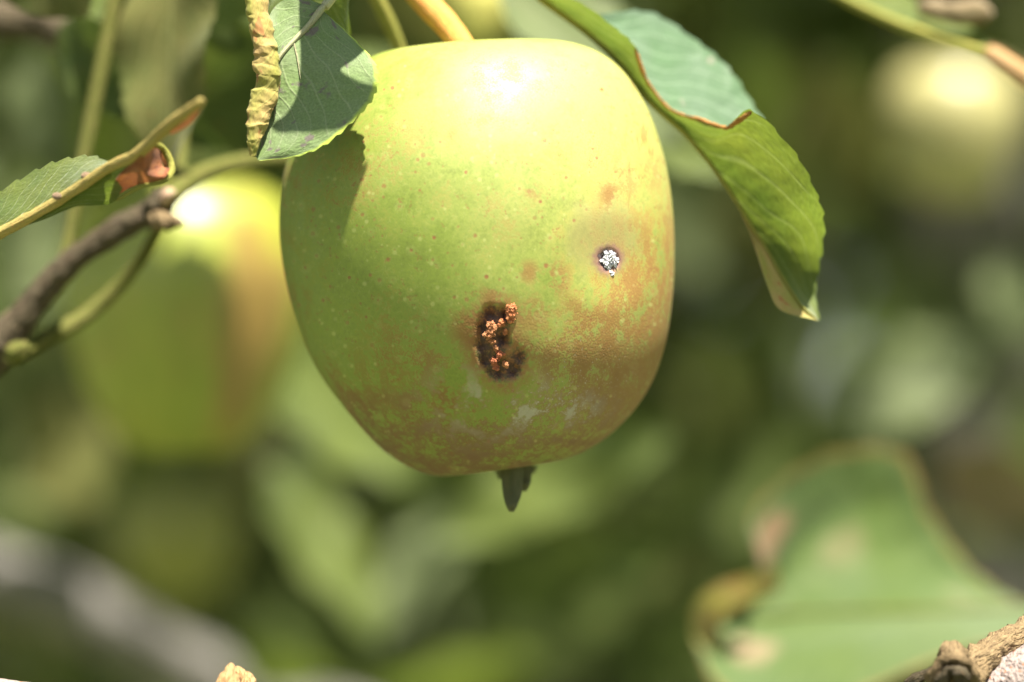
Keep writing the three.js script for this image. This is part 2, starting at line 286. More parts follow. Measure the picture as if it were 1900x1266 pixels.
    if (front) {
      const ha = samp(halo, X, Y), dt = samp(dots, X, Y), fz = samp(fuzz, X, Y);
      c = mix3(c, [0.42, 0.43, 0.15], ha * 0.4); c = mix3(c, [0.20, 0.075, 0.018], dt * clamp(1.0 + n4)); h += 0.12 * dt;
      c = mix3(c, [0.44, 0.41, 0.16], fz * 0.2);
      // pale spray residue under the wound and specks on the cheek
      const m1 = Math.exp(-(((X - 900) / 90) ** 2 + ((Y - 745) / 60) ** 2)), m2 = Math.exp(-(((X - 1020) / 80) ** 2 + ((Y - 755) / 34) ** 2)), m3 = Math.exp(-(((X - 1090) / 120) ** 2 + ((Y - 720) / 90) ** 2));
      const w = clamp(1.5 * (m1 * ss(-0.05, 0.3, n2 * 1.1 + n3 * 0.35) * 0.5 + m2 * ss(-0.15, 0.35, n2 * 0.9 + n3 * 0.5 + 0.3 * n4) * 0.8 + m3 * ss(0.30, 0.42, n4 * 0.6 + n3 * 0.5) * 0.8));
      c = mix3(c, [0.40, 0.42, 0.34], w * 0.6); rough += 0.2 * w;
      // wound: brown rim, dark dead flesh
      const d = holeD(X, Y) + 9 * n3 + 5 * n4;
      c = mix3(c, [0.20, 0.085, 0.022], 0.85 * (1 - ss(2, 32, d + 14 * n2)) * clamp(0.75 + n3 * 2));
      c = mix3(c, mix3([0.05, 0.020, 0.014], [0.14, 0.05, 0.022], clamp(n3 * 3 + n4)), 1 - ss(-7, 6, d)); if (d < 4) { rough = 0.75; h += 0.6 * n4; }
      const e = Math.hypot(X - 1122, Y - 487) + 11 * n3;
      c = mix3(c, [0.30, 0.24, 0.10], 0.5 * (1 - ss(30, 90, Math.hypot(X - 1113, Y - 447) + 40 * n2)));
      c = mix3(c, [0.20, 0.085, 0.085], 0.8 * (1 - ss(20, 36, e))); c = mix3(c, [0.05, 0.022, 0.028], 1 - ss(15, 22, e)); c = mix3(c, [0.26, 0.25, 0.27], 1 - ss(11, 16, e));
    }
    cm[k] = enc(c[0]); cm[k + 1] = enc(c[1]); cm[k + 2] = enc(c[2]); const hb = 255 * clamp(h), rb = 255 * clamp(rough);
    bm[k] = bm[k + 1] = bm[k + 2] = hb; rm[k] = rm[k + 1] = rm[k + 2] = rb; cm[k + 3] = bm[k + 3] = rm[k + 3] = 255;
  }
  const mk = (d, srgb) => { const x = new THREE.DataTexture(d, TW, TH); x.magFilter = x.minFilter = THREE.LinearFilter; x.wrapS = THREE.RepeatWrapping; x.wrapT = THREE.RepeatWrapping; if (srgb) x.colorSpace = THREE.SRGBColorSpace; x.needsUpdate = true; return x; };
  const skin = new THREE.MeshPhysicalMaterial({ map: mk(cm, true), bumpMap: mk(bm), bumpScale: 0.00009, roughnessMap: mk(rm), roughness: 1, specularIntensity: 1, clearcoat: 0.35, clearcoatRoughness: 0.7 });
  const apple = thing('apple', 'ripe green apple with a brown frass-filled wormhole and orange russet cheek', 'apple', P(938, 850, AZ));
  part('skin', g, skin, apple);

  // frass: crumbly clumps in and over the wound
  const crumb = (mat, seed, cells) => {
    const r = rng(seed), out = [];
    for (const [x, y, z, rad] of cells) {
      const s = new THREE.IcosahedronGeometry(1, rad > 3 ? 5 : 2), p = s.attributes.position, q = new THREE.Vector3();
      const o = r() * 50;
      for (let i = 0; i < p.count; i++) { q.fromBufferAttribute(p, i); const k = 1 + 0.9 * fbm(q.x * 1.6 + o, q.y * 1.6, q.z * 1.6, 2) + 0.8 * N3(q.x * 3.3 + o, q.y * 3.3, q.z * 3.3) + (rad > 3 ? 0.35 * N3(q.x * 8 + o, q.y * 8, q.z * 8) : 0); q.multiplyScalar(k); p.setXYZ(i, q.x, q.y, q.z); }
      s.computeVertexNormals(); const c = onApple(x, y, z), R = rad * MM; s.scale(R, R * 0.95, R); s.rotateZ(r() * 6); s.translate(c.x, c.y, c.z); out.push(s);
    }
    return mergeGeometries(out);
  };
  const fm = (base, alt, seed) => { const map = tex(128, 128, (u, v) => mix3(base, alt, clamp(0.5 + 1.6 * fbm(u * 14, v * 14, seed, 3))), true); return new THREE.MeshPhysicalMaterial({ map, roughness: 0.95 }); };
  const F1 = fm([0.34, 0.11, 0.04], [0.46, 0.20, 0.085], 3), F2 = fm([0.46, 0.24, 0.11], [0.28, 0.085, 0.035], 4), F3 = fm([0.26, 0.065, 0.03], [0.44, 0.17, 0.08], 5);
  const rc = rng(77);
  const clumps = [[952, 580, 9, F1, 26], [948, 593, 7, F1, 14], [932, 602, 5, F1, 9], [913, 609, 8, F2, 18], [909, 622, 7, F2, 18], [940, 616, 4, F1, 7], [917, 635, 4, F2, 8], [922, 645, 4, F2, 7], [930, 657, 6, F3, 10], [919, 668, 7, F3, 20], [923, 680, 5, F3, 12], [938, 674, 4, F2, 8]];
  clumps.forEach(([x, y, r, mat, n], i) => {
    const cells = []; for (let k = 0; k < 3; k++) cells.push([x + (rc() - 0.5) * r * 1.3, y + (rc() - 0.5) * r * 1.3, -0.6 + 0.5 * rc() + r * 0.07, r * (0.6 + 0.3 * rc())]);
    for (let k = 0; k < n; k++) { const a = rc() * 6.28, d = r * Math.sqrt(rc()) * 1.15; cells.push([x + Math.cos(a) * d, y + Math.sin(a) * d, -0.6 + rc() * (0.7 + r * 0.16), 1.2 + 2.4 * rc() ** 2]); }
    part('frass_clump', crumb(mat, 100 + i, cells), mat, apple, i ? undefined : 'crumbly orange frass pushed out of the wormhole');
  });
  const wm = fm([0.38, 0.38, 0.42], [0.62, 0.62, 0.64], 8), wc = [];
  for (const [x, y, q] of [[1122, 484, 11], [1130, 490, 9], [1116, 491, 8], [1126, 478, 8], [1121, 497, 7]]) wc.push([x, y, -1.7, q]);
  for (let k = 0; k < 40; k++) { const a = rc() * 6.28, d = 17 * Math.sqrt(rc()); wc.push([1124 + Math.cos(a) * d, 487 + Math.sin(a) * d * 0.95, -1.5 + (1 - d / 17) * 0.6 + rc() * 0.3, 1.2 + 2.4 * rc()]); }
  for (let k = 0; k < 8; k++) wc.push([1127 + 7 * (rc() - 0.5), 512 + 7 * (rc() - 0.5), -1.0, 1.5 + 1.6 * rc()]);
  part('white_mould', crumb(wm, 200, wc), wm, apple, 'crust of white mould in a small pit');

  // stem in its cavity, and the calyx sepals underneath
  part('stem', rod([[892, 190, AZ, 26], [885, 140, AZ - 1, 24], [862, 92, AZ - 2, 23], [832, 50, AZ - 4, 24], [800, 15, AZ - 6, 25], [760, -30, AZ - 9, 26], [720, -70, AZ - 12, 30]], { rows: 40, lump: 0.08 }), B.stem, apple);
  const sepalMat = leafMat({ base: [0.075, 0.085, 0.035], alt: [0.11, 0.11, 0.05], vein: [0.12, 0.11, 0.06], blotchAmt: 0.05, seed: 31, through: 0.1, gloss: 0.1 });
  const sepal = (x0, x1, y0, tx, ty, z, dz) => part('sepal', sheet([[[x0, y0, z], [x0 + 4, y0 * 0.4 + ty * 0.6, z + dz / 2], [tx - 11, ty - 14, z + dz], [tx - 4, ty, z + dz]], [[(x0 + x1) / 2, y0, z + 1.2], [(x0 + x1) / 2 + 1, y0 * 0.4 + ty * 0.6, z + dz / 2 + 1.1], [tx + 1, ty - 14, z + dz + 0.8], [tx, ty, z + dz]], [[x1, y0, z], [x1 - 4, y0 * 0.4 + ty * 0.6, z + dz / 2], [tx + 12, ty - 14, z + dz], [tx + 5, ty, z + dz]]], [0, 0.5, 1], { rows: 24, cols: 5, wrinkle: 0.0002 }), sepalMat, apple);
  sepal(928, 974, 840, 949, 950, -24, 4); sepal(950, 990, 838, 972, 912, -28, 2); sepal(905, 945, 838, 930, 890, -34, -3); sepal(935, 975, 838, 955, 896, -37, -4); sepal(960, 990, 836, 985, 880, -33, -2);
}

// ---------------------------------------------------------------- leaf with rolled edge in front of the apple
{
  const o = thing('apple_leaf', 'blue-green serrated leaf with a yellow rolled margin overlapping the apple', 'leaf', P(600, 5, -8));
  const m = [[600, 14, -8.7], [575, 45, -7], [550, 70, -6.2], [519, 106, -5], [505, 140, -4.5], [497, 180, -4], [490, 220, -3], [482, 260, -1.5], [475, 292, 0]];
  const q = [[601, 20, -8.7], [612, 52, -6.5], [628, 85, -4], [615, 122, -2], [602, 160, -1], [578, 205, 0], [548, 246, 0.8], [515, 279, 1.2], [478, 296, 0.3]];
  const r = [[604, 24, -8.7], [645, 62, -5.5], [690, 110, -2], [699, 142, 0], [690, 182, 1], [653, 224, 1.8], [602, 267, 2.2], [546, 290, 1.8], [481, 298, 0.6]];
  part('blade', sheet([m, q, r], [0.5, 0.75, 1], { rows: 170, cols: 16, teeth: 17, amp: 0.00045, first: false, wrinkle: 0.0002, seed: 1 }), L.curl, o);
  const l = [[598, 8, -8.7], [552, -6, -8.7], [512, 10, -8.7], [490, 55, -6.7], [488, 100, -5.7], [484, 150, -5.2], [478, 200, -4.2], [470, 245, -2.5], [466, 288, -0.3]];
  part('blade', sheet([l, m], [0.06, 0.5], { rows: 80, cols: 12, wrinkle: 0.00025, seed: 2 }), L.curl, o);
  // the rolled margin: a scroll wound towards the viewer
  const axis = [[474, -60, -5, 19], [475, -20, -5, 20], [480, 30, -4, 20], [490, 80, -3, 22], [499, 125, -2.5, 24], [494, 170, -2, 24], [483, 215, -1, 21], [473, 255, 0.5, 14], [470, 290, 1, 5]];
  const pos = [], uv = [], idx = [], R = 160, S = 40;
  for (let j = 0; j <= R; j++) for (let i = 0; i <= S; i++) {
    const t = j / R, [x, y, z, rad] = along(axis, t, 4), a = Math.PI * (1.1 + 1.75 * i / S) , edge = i / S;
    let rr = rad * 1.15 * MM * (1 - 0.30 * edge) * (1 + 0.55 * fbm(t * 14, edge * 3, 2, 3) + 0.10 * Math.sin(t * 75 + 2 * Math.sin(t * 13)) * edge);
    const c = P(x, y, z); pos.push(c.x - Math.cos(a) * -rr, c.y + 0.3 * rr * N3(t * 22, edge * 2, 5), c.z - Math.sin(a) * rr); uv.push(edge * 0.5, t);
  }
  for (let j = 0; j < R; j++) for (let i = 0; i < S; i++) { const a = j * (S + 1) + i, b = a + 1, c = a + S + 1, d = c + 1; idx.push(a, b, d, a, d, c); }
  const g = new THREE.BufferGeometry(); g.setAttribute('position', new THREE.Float32BufferAttribute(pos, 3)); g.setAttribute('uv', new THREE.Float32BufferAttribute(uv, 2)); g.setIndex(idx); g.computeVertexNormals();
  part('rolled_margin', g, L.roll, o, 'yellow crinkled margin rolled inward');
  part('midrib', rod([[604, 6, -8.4, 8], [575, 45, -6.7, 6], [548, 73, -5.9, 5], [519, 106, -4.7, 4], [505, 140, -4.2, 3], [497, 180, -3.7, 2.5], [490, 225, -2.6, 2]], { rows: 30, seg: 8 }), B.rib, o);
  for (const v of [[[545, 78, -5.7, 2], [552, 110, -3.9, 1.5], [558, 150, -2.2, 1]], [[512, 122, -4.4, 2], [514, 170, -2.9, 1.5], [508, 224, -1.6, 1]], [[520, 106, -4.8, 2], [503, 88, -5.5, 1]]]) part('vein', rod(v, { rows: 16, seg: 6 }), B.rib, o);
  part('petiole', rod([[600, 16, -8.7, 9], [612, 0, -9.7, 10], [640, -40, -13.7, 11], [690, -90, -22.7, 12]], { rows: 24, seg: 10 }), B.rib, o);
}
// leaf whose shadow falls on the rolled one, hanging above the picture
function spanLeaf(name, label, mat, A, Bp, width, roll, { teeth = 14, droop = 0.12, fold = 0.25, category = 'leaf', group } = {}) {
  const o = thing(name, label, category, A.clone(), group);
  part('blade', flatLeaf(A, Bp, width, roll, { teeth, droop, fold }), mat, o);
  return o;
}
function flatLeaf(A, Bp, width, roll, { teeth = 14, droop = 0.12, fold = 0.25, rows = 60, cols = 8 } = {}) {
  const d = Bp.clone().sub(A), len = d.length(), T = d.clone().normalize();
  let side = new THREE.Vector3().crossVectors(new THREE.Vector3(0, 0, 1), T); if (side.lengthSq() < 1e-4) side.set(1, 0, 0); side.normalize();
  side.applyAxisAngle(T, roll); const up = new THREE.Vector3().crossVectors(T, side);
  const pos = [], uv = [], idx = [];
  for (let j = 0; j <= rows; j++) for (let i = 0; i <= cols; i++) {
    const t = j / rows, s = i / cols * 2 - 1; let w = width / 2 * Math.pow(Math.sin(Math.PI * Math.pow(clamp(t * 0.985 + 0.006), 0.78)), 0.8);
    if (teeth && Math.abs(s) === 1) { const ph = (t * teeth) % 1; w += 0.02 * len * (ph < 0.8 ? ph / 0.8 : (1 - ph) / 0.2) * Math.sin(Math.PI * t); }
    const v = A.clone().addScaledVector(T, len * t).addScaledVector(side, w * s).addScaledVector(up, fold * w * Math.abs(s) - droop * len * (t * t - t) - 0.03 * len * Math.sin(t * 17 + s * 2) * Math.abs(s));
    pos.push(v.x, v.y, v.z); uv.push((s + 1) / 2, t);
  }
  for (let j = 0; j < rows; j++) for (let i = 0; i < cols; i++) { const a = j * (cols + 1) + i, b = a + 1, c = a + cols + 1, e = c + 1; idx.push(a, b, e, a, e, c); }
  const g = new THREE.BufferGeometry(); g.setAttribute('position', new THREE.Float32BufferAttribute(pos, 3)); g.setAttribute('uv', new THREE.Float32BufferAttribute(uv, 2)); g.setIndex(idx); g.computeVertexNormals(); return g;
}
{ // found by going from the shaded patch towards the sun
  const up = (px, py, z, d) => P(px, py, z).addScaledVector(SUN, d);
  const o = thing('apple_leaf', 'green leaf on the twig above, shading the rolled leaf', 'leaf', up(600, 0, -8, 0.03));
  const k = 0.030, q = (px, py, z = -6) => { const v = up(px, py, z, k); return v; };
  const sh = new THREE.Shape(); // outline in the plane across the sunlight
  const U = new THREE.Vector3(1, 0, 0).addScaledVector(SUN, -SUN.x).normalize(), W = new THREE.Vector3().crossVectors(SUN, U);
  const c0 = up(600, 120, -2, k), to2 = (px, py, z) => { const v = P(px, py, z).sub(P(600, 120, -2)); return new THREE.Vector2(v.dot(U), v.dot(W)); };
  const pts = [[558, -60, -9], [557, 40, -6.5], [558, 110, -3.6], [553, 165, -2], [535, 205, -1.4], [503, 232, -1.6], [530, 246, 0.3], [580, 250, 1.3], [640, 236, 1.9], [690, 200, 1.2], [705, 165, 0.6], [665, 158, -0.4], [632, 134, -1.5], [650, 112, -1.8], [672, 92, -2.7], [700, 50, -4.5], [690, -20, -7], [640, -70, -9]].map((p) => to2(...p));
  sh.setFromPoints(new THREE.SplineCurve([...pts, pts[0]]).getPoints(120));
  const g = new THREE.ShapeGeometry(sh, 12), p = g.attributes.position, uvA = g.attributes.uv;
  for (let i = 0; i < p.count; i++) { const x = p.getX(i), y = p.getY(i), v = c0.clone().addScaledVector(U, x).addScaledVector(W, y).addScaledVector(SUN, 14 * (x * x + y * y)); p.setXYZ(i, v.x, v.y, v.z); uvA.setXY(i, 0.5 + x * 25, 0.5 + y * 25); }
  g.computeVertexNormals(); part('blade', g, L.green, o);
}

// ---------------------------------------------------------------- torn leaf to the right of the apple
{
  const o = thing('apple_leaf', 'long folded leaf with a torn brown edge hanging right of the apple', 'leaf', P(985, -10, -36));
  const m = [[985, -14, -38], [1040, 25, -38], [1095, 66, -37], [1150, 118, -36], [1190, 172, -35], [1225, 208, -34], [1265, 243, -33], [1300, 282, -32], [1335, 327, -31], [1365, 372, -30], [1395, 420, -29], [1422, 462, -28], [1455, 520, -27], [1488, 568, -26], [1517, 594, -26]];
  const r = [[1005, -18, -34], [1075, 5, -30], [1140, 52, -28], [1178, 88, -29], [1204, 155, -32], [1240, 199, -32], [1290, 222, -28], [1345, 236, -22], [1394, 207, -15], [1471, 282, -14], [1511, 355, -15], [1527, 415, -22], [1519, 490, -32], [1513, 548, -32], [1522, 597, -27]];
  const mid = m.map((a, i) => [(a[0] + r[i][0]) / 2, (a[1] + r[i][1]) / 2, (a[2] + r[i][2]) / 2 - 1.2]);
  part('blade', sheet([m, mid, r], [0.5, 0.75, 1], { rows: 220, cols: 12, teeth: 26, amp: 0.0007, first: false, wrinkle: 0.0004, seed: 4 }), L.fresh, o, 'yellow-green underside lit through');
  part('torn_edge', rod([[1178, 88, -28.8, 2.5], [1190, 125, -30, 4], [1205, 157, -31.8, 3], [1240, 200, -31.8, 3.5], [1275, 216, -29, 3], [1300, 222, -27, 4], [1345, 237, -21.8, 3.5], [1368, 226, -18, 5], [1396, 206, -14.8, 5]], { rows: 60, seg: 6, lump: 0.5, lf: 900 }), B.rust, o);
  const fm = [[1092, 60, -38], [1150, 112, -37], [1190, 166, -36], [1230, 206, -35], [1280, 252, -34], [1335, 322, -33], [1400, 430, -30]];
  const fr = [[1112, 26, -46], [1205, 24, -54], [1292, 78, -55], [1352, 130, -53], [1402, 206, -49], [1440, 275, -43], [1425, 415, -32]];
  const fmid = fm.map((a, i) => [(a[0] + fr[i][0]) / 2, (a[1] + fr[i][1]) / 2, (a[2] + fr[i][2]) / 2 - 2.5]);
  part('blade', sheet([fm, fmid, fr], [0.5, 0.25, 0.0], { rows: 110, cols: 10, teeth: 14, amp: 0.0006, first: false, wrinkle: 0.0005, seed: 6 }), L.pale, o, 'pale grey-green upper side');
  const lm = m.slice(9), ll = [[1365, 374, -30], [1388, 425, -29], [1404, 470, -26], [1424, 530, -23], [1448, 575, -22], [1515, 595, -25.5]];
  part('blade', sheet([ll, lm], [0.1, 0.5], { rows: 50, cols: 8, wrinkle: 0.0003, seed: 8 }), L.roll, o);
  part('midrib', rod(m.map(([x, y, z], i) => [x, y, z + 0.4, lerp(7, 2.5, i / 14)]), { rows: 70, seg: 8 }), B.petiole, o);
}
// ---------------------------------------------------------------- leaf with a dead curled tip, left
{
  const o = thing('apple_leaf', 'narrow green leaf with a rust-brown curled tip crossing the twig', 'leaf', P(-60, 460, 0));
  const m = [[-60, 462, 0], [0, 430, 1], [60, 400, 3], [110, 370, 5], [160, 335, 8], [200, 312, 11]];
  const u = [[-60, 395, -5], [0, 357, -5], [60, 322, -4], [110, 300, -2], [168, 291, 2], [206, 304, 10]];
  const d = [[-60, 466, 1], [10, 432, 2], [80, 408, 4], [140, 384, 6], [205, 378, 8], [228, 350, 11]];
  part('blade', sheet([u, m, d], [0, 0.5, 1], { rows: 90, cols: 12, teeth: 9, amp: 0.0008, last: false, wrinkle: 0.0004, seed: 12 }), L.fresh, o);
  part('midrib', rod([[-60, 464, 1, 11], [0, 432, 2, 11], [60, 400, 4, 10], [130, 358, 7, 10], [200, 312, 12, 10], [255, 285, 17, 11], [310, 235, 26, 11], [350, 205, 33, 10], [378, 185, 37, 8]], { rows: 60, lump: 0.22, lf: 300 }), B.tan, o);
  // dead tip: a cup of brown tissue
  const a1 = [[212, 372, 8], [228, 356, 9], [252, 344, 11], [280, 338, 12], [305, 330, 12], [316, 312, 11]];
  const a2 = [[205, 352, 9], [218, 330, 11], [240, 318, 14], [262, 316, 16], [284, 318, 13], [302, 308, 9]];
  const a3 = [[218, 330, 12], [240, 305, 15], [258, 292, 18], [276, 282, 17], [290, 276, 12], [300, 282, 8]];
  part('dead_tip', sheet([a1, a2, a3], [0, 0.5, 1], { rows: 40, cols: 10, wrinkle: 0.0008, freq: 400, seed: 14 }), L.brown, o, 'rust-brown dry curled tip');
  const b1 = [[258, 292, 18], [275, 270, 14], [298, 275, 9], [314, 298, 8], [316, 318, 9], [300, 335, 11]];
  const b2 = [[262, 300, 10], [278, 286, 5], [292, 290, 3], [302, 302, 3], [302, 316, 4], [290, 328, 8]];
  part('dead_tip', sheet([b1, b2], [0.2, 0.8], { rows: 36, cols: 8, wrinkle: 0.0005, freq: 400, seed: 15 }), L.brown, o);
  part('dead_rim', rod([[228, 300, 14, 4], [258, 282, 17, 5], [275, 268, 14, 5], [299, 273, 9.2, 6], [315, 298, 8.2, 7], [317, 320, 9.2, 6], [300, 337, 11.2, 4], [262, 346, 11.5, 4], [212, 374, 8.4, 3]], { rows: 60, seg: 7, lump: 0.2, lf: 500 }), B.petiole, o);
  part('dead_tip', sheet([[[300, 240, 26], [340, 215, 31], [376, 190, 36]], [[318, 250, 24], [355, 228, 29], [382, 186, 36]]], [0.2, 0.8], { rows: 20, cols: 6, wrinkle: 0.0005, seed: 16 }), L.brown, o);
  const r2 = rng(9); for (const [x, y, r] of [[160, 327, 8], [105, 364, 7]]) part('gall', new THREE.IcosahedronGeometry(r * MM, 3).scale(1.3, 1, 0.8).translate(...P(x, y, 9).toArray()), B.bud, o);
}
// ---------------------------------------------------------------- twig with spur, left
{
  const o = thing('twig', 'dark brown fruiting twig with a budded spur beside the apple behind', 'twig', P(-80, 730, -66));
  part('bark', rod([[-90, 740, -67, 35], [-20, 660, -66, 40], [40, 590, -65, 29], [100, 515, -64, 25], [160, 465, -63, 23], [230, 420, -61, 25], [290, 392, -59, 24], [318, 385, -58, 14]], { rows: 90, seg: 18, lump: 0.22, lf: 350 }), B.twig, o);
  part('spur', rod([[285, 392, -59, 26], [303, 372, -57, 24], [316, 358, -56, 14]], { rows: 16, lump: 0.35, lf: 700 }), B.twig, o);
  part('bud', rod([[300, 378, -55, 10], [314, 362, -54, 14], [324, 352, -54, 6]], { rows: 14, lump: 0.3, lf: 900 }), B.bud, o);
  part('bud', rod([[282, 402, -55, 12], [300, 408, -53, 17], [322, 412, -53, 12], [342, 414, -53, 5]], { rows: 18, lump: 0.6, lf: 900 }), B.spur, o);
  part('bud', rod([[20, 662, -57, 18], [36, 650, -55, 20], [54, 636, -55, 8]], { rows: 14, lump: 0.4, lf: 700 }), B.shoot, o);
  part('shoot', rod([[300, 384, -61, 17], [330, 352, -69, 18], [370, 326, -79, 18], [430, 306, -87, 17], [500, 296, -93, 16], [580, 292, -99, 15], [680, 280, -105, 14]], { rows: 50, lump: 0.1, lf: 200 }), B.shoot, o);
  part('shoot', rod([[10, 672, -61, 16], [80, 630, -69, 17], [150, 592, -75, 16], [215, 535, -77, 14], [260, 482, -75, 12], [290, 430, -69, 12], [302, 402, -61, 12]], { rows: 50, lump: 0.1, lf: 200 }), B.shoot, o);
  part('petiole', rod([[240, -80, -79, 15], [213, 0, -77, 15], [193, 100, -75, 15], [168, 225, -73, 15], [150, 310, -71, 14], [128, 440, -68, 13], [112, 500, -66, 14]], { rows: 50 }), B.shoot, o);
  part('shoot', rod([[345, -60, -105, 14], [362, 60, -101, 14], [350, 160, -97, 12], [338, 250, -91, 11], [332, 320, -81, 11], [326, 350, -71, 11]], { rows: 40 }), B.shoot, o);
}
const leafBetween = (name, label, mat, a, b, w, roll, o) => spanLeaf(name, label, mat, Vp(a), Vp(b), w / 1000, roll, o);
function shadeLeaf(label, px, py, z, d, lenPx, widPx, turn, mat = L.green) {   // added leaf square to the sun, casting shade, d metres up-sun of that point
  const c = P(px, py, z).addScaledVector(SUN, d), k = pxAt(z), U = new THREE.Vector3(1, 0, 0).addScaledVector(SUN, -SUN.x).normalize().applyAxisAngle(SUN, turn);
  const A = c.clone().addScaledVector(U, -lenPx * k / 2), Bq = c.clone().addScaledVector(U, lenPx * k / 2), T = U, s0 = new THREE.Vector3().crossVectors(new THREE.Vector3(0, 0, 1), T).normalize(), s1 = new THREE.Vector3().crossVectors(SUN, T);
  const roll = Math.atan2(new THREE.Vector3().crossVectors(s0, s1).dot(T), s0.dot(s1));
  spanLeaf('apple_leaf', label, mat, A, Bq, widPx * k, roll, { droop: 0.05, fold: 0.1 });
}
shadeLeaf('added green leaf above the flushed apple, throwing its shade on it', 150, 580, -300, 0.09, 560, 260, 1.45);
shadeLeaf('added green leaf close in front of the flushed apple, shading its lower half', 350, 830, -295, 0.10, 600, 300, 0.15);
shadeLeaf('added green leaf above the small olive apple, shading it', 330, 960, -840, 0.12, 360, 260, 0.2);
leafBetween('apple_leaf', 'olive leaf with rusty spots hanging straight down beside the twig petiole', L.olive, [330, -130, -80], [318, 330, -72], 22, 0.55);
leafBetween('apple_leaf', 'small green leaf with a pale shining tip behind the twig petiole', L.green, [120, 40, -100], [305, 225, -95], 16, 0.5);
leafBetween('apple_leaf', 'dark green leaf with a sunlit yellow patch, half hidden by the rolled leaf', L.green, [300, 230, -120], [560, 60, -110], 24, 0.3);
leafBetween('apple_leaf', 'bright green leaf with orange flecks above the rolled leaf', L.fresh, [560, -120, -30], [650, 70, -18], 22, 0.7);
leafBetween('apple_leaf', 'small sunlit yellow-green leaf between the olive leaf and the rolled leaf', L.fresh, [430, -90, -190], [385, 80, -185], 30, 0.3);
leafBetween('apple_leaf', 'green leaf with its edge to the sun behind the twig petiole top', L.fresh, [180, -80, -160], [262, 110, -150], 22, -0.4);
leafBetween('apple_leaf', 'olive leaf tip catching sun just left of the yellow rolled margin', L.olive, [400, 60, -140], [462, 235, -132], 18, -0.5);
leafBetween('apple_leaf', 'yellow-green leaf hanging over the dark twig in the corner', L.olive, [60, -140, -70], [160, 30, -70], 22, 0.4);
{
  const o = thing('twig', 'thick black-brown twig curving behind the dead-tipped leaf', 'twig', P(-120, 60, -150));
  part('bark', rod([[-160, 40, -150, 40], [-40, 34, -150, 40], [60, 36, -150, 38], [140, 75, -150, 36], [210, 130, -155, 34], [300, 190, -160, 32], [420, 235, -170, 30], [560, 240, -180, 28]], { rows: 60, seg: 16, lump: 0.2, lf: 150 }), B.twig, o);
  const p = thing('leaf_stalk', 'pale green leaf stalk rising behind the apple shoulder', 'leaf stalk', P(745, 130, -60));
  part('stalk', rod([[765, 160, -62, 13], [742, 95, -60, 13], [722, 45, -58, 14], [700, 0, -56, 14], [670, -60, -54, 15]], { rows: 30 }), B.petiole, p);
}
// ---------------------------------------------------------------- large folded leaf, lower right
{
  const o = thing('apple_leaf', 'large folded green leaf with yellow edge and tan scorched spots above the bare branch', 'leaf', P(2000, 1130, -185));
  const m = [[2020, 1120, -187], [1900, 1127, -187], [1780, 1132, -187], [1660, 1134, -187], [1540, 1136, -187], [1440, 1142, -187], [1370, 1152, -185], [1320, 1160, -183]];
  const u = [[2020, 1128, -200], [1905, 1122, -201], [1800, 1058, -203], [1722, 950, -205], [1672, 842, -205], [1520, 850, -199], [1400, 950, -185], [1412, 1045, -173]];
  const uq = [[2020, 1122, -195], [1900, 1122, -197], [1785, 1090, -199], [1690, 1040, -201], [1600, 985, -202], [1500, 990, -199], [1430, 1050, -189], [1390, 1105, -181]];
  const d = [[2020, 1165, -165], [1900, 1182, -159], [1800, 1202, -153], [1680, 1248, -149], [1560, 1300, -147], [1430, 1330, -149], [1330, 1270, -159], [1290, 1190, -167]];
  const dq = [[2020, 1142, -179], [1900, 1150, -175], [1790, 1160, -173], [1670, 1175, -172], [1550, 1195, -172], [1440, 1205, -173], [1360, 1195, -177], [1310, 1170, -179]];
  part('blade', sheet([u, uq, m, dq, d], [1, 0.75, 0.5, 0.25, 0], { rows: 120, cols: 8, teeth: 14, amp: 0.001, wrinkle: 0.0008, freq: 120, seed: 18 }), L.worn, o);
  const e1 = [[1440, 1040, -171], [1400, 1062, -167], [1340, 1080, -165], [1296, 1112, -165], [1282, 1160, -167], [1300, 1215, -167]];
  const e2 = [[1446, 1096, -175], [1410, 1112, -173], [1370, 1125, -175], [1345, 1145, -179], [1338, 1170, -179], [1345, 1200, -175]];
  part('curled_tip', sheet([e1, e2], [0.05, 0.35], { rows: 50, cols: 8, wrinkle: 0.0006, seed: 19 }), L.roll, o, 'yellow curled tip');
  part('midrib', rod(m.map(([x, y, z], i) => [x, y, z + 0.3, lerp(8, 3, i / 7)]), { rows: 50, seg: 8 }), B.shoot, o);
}
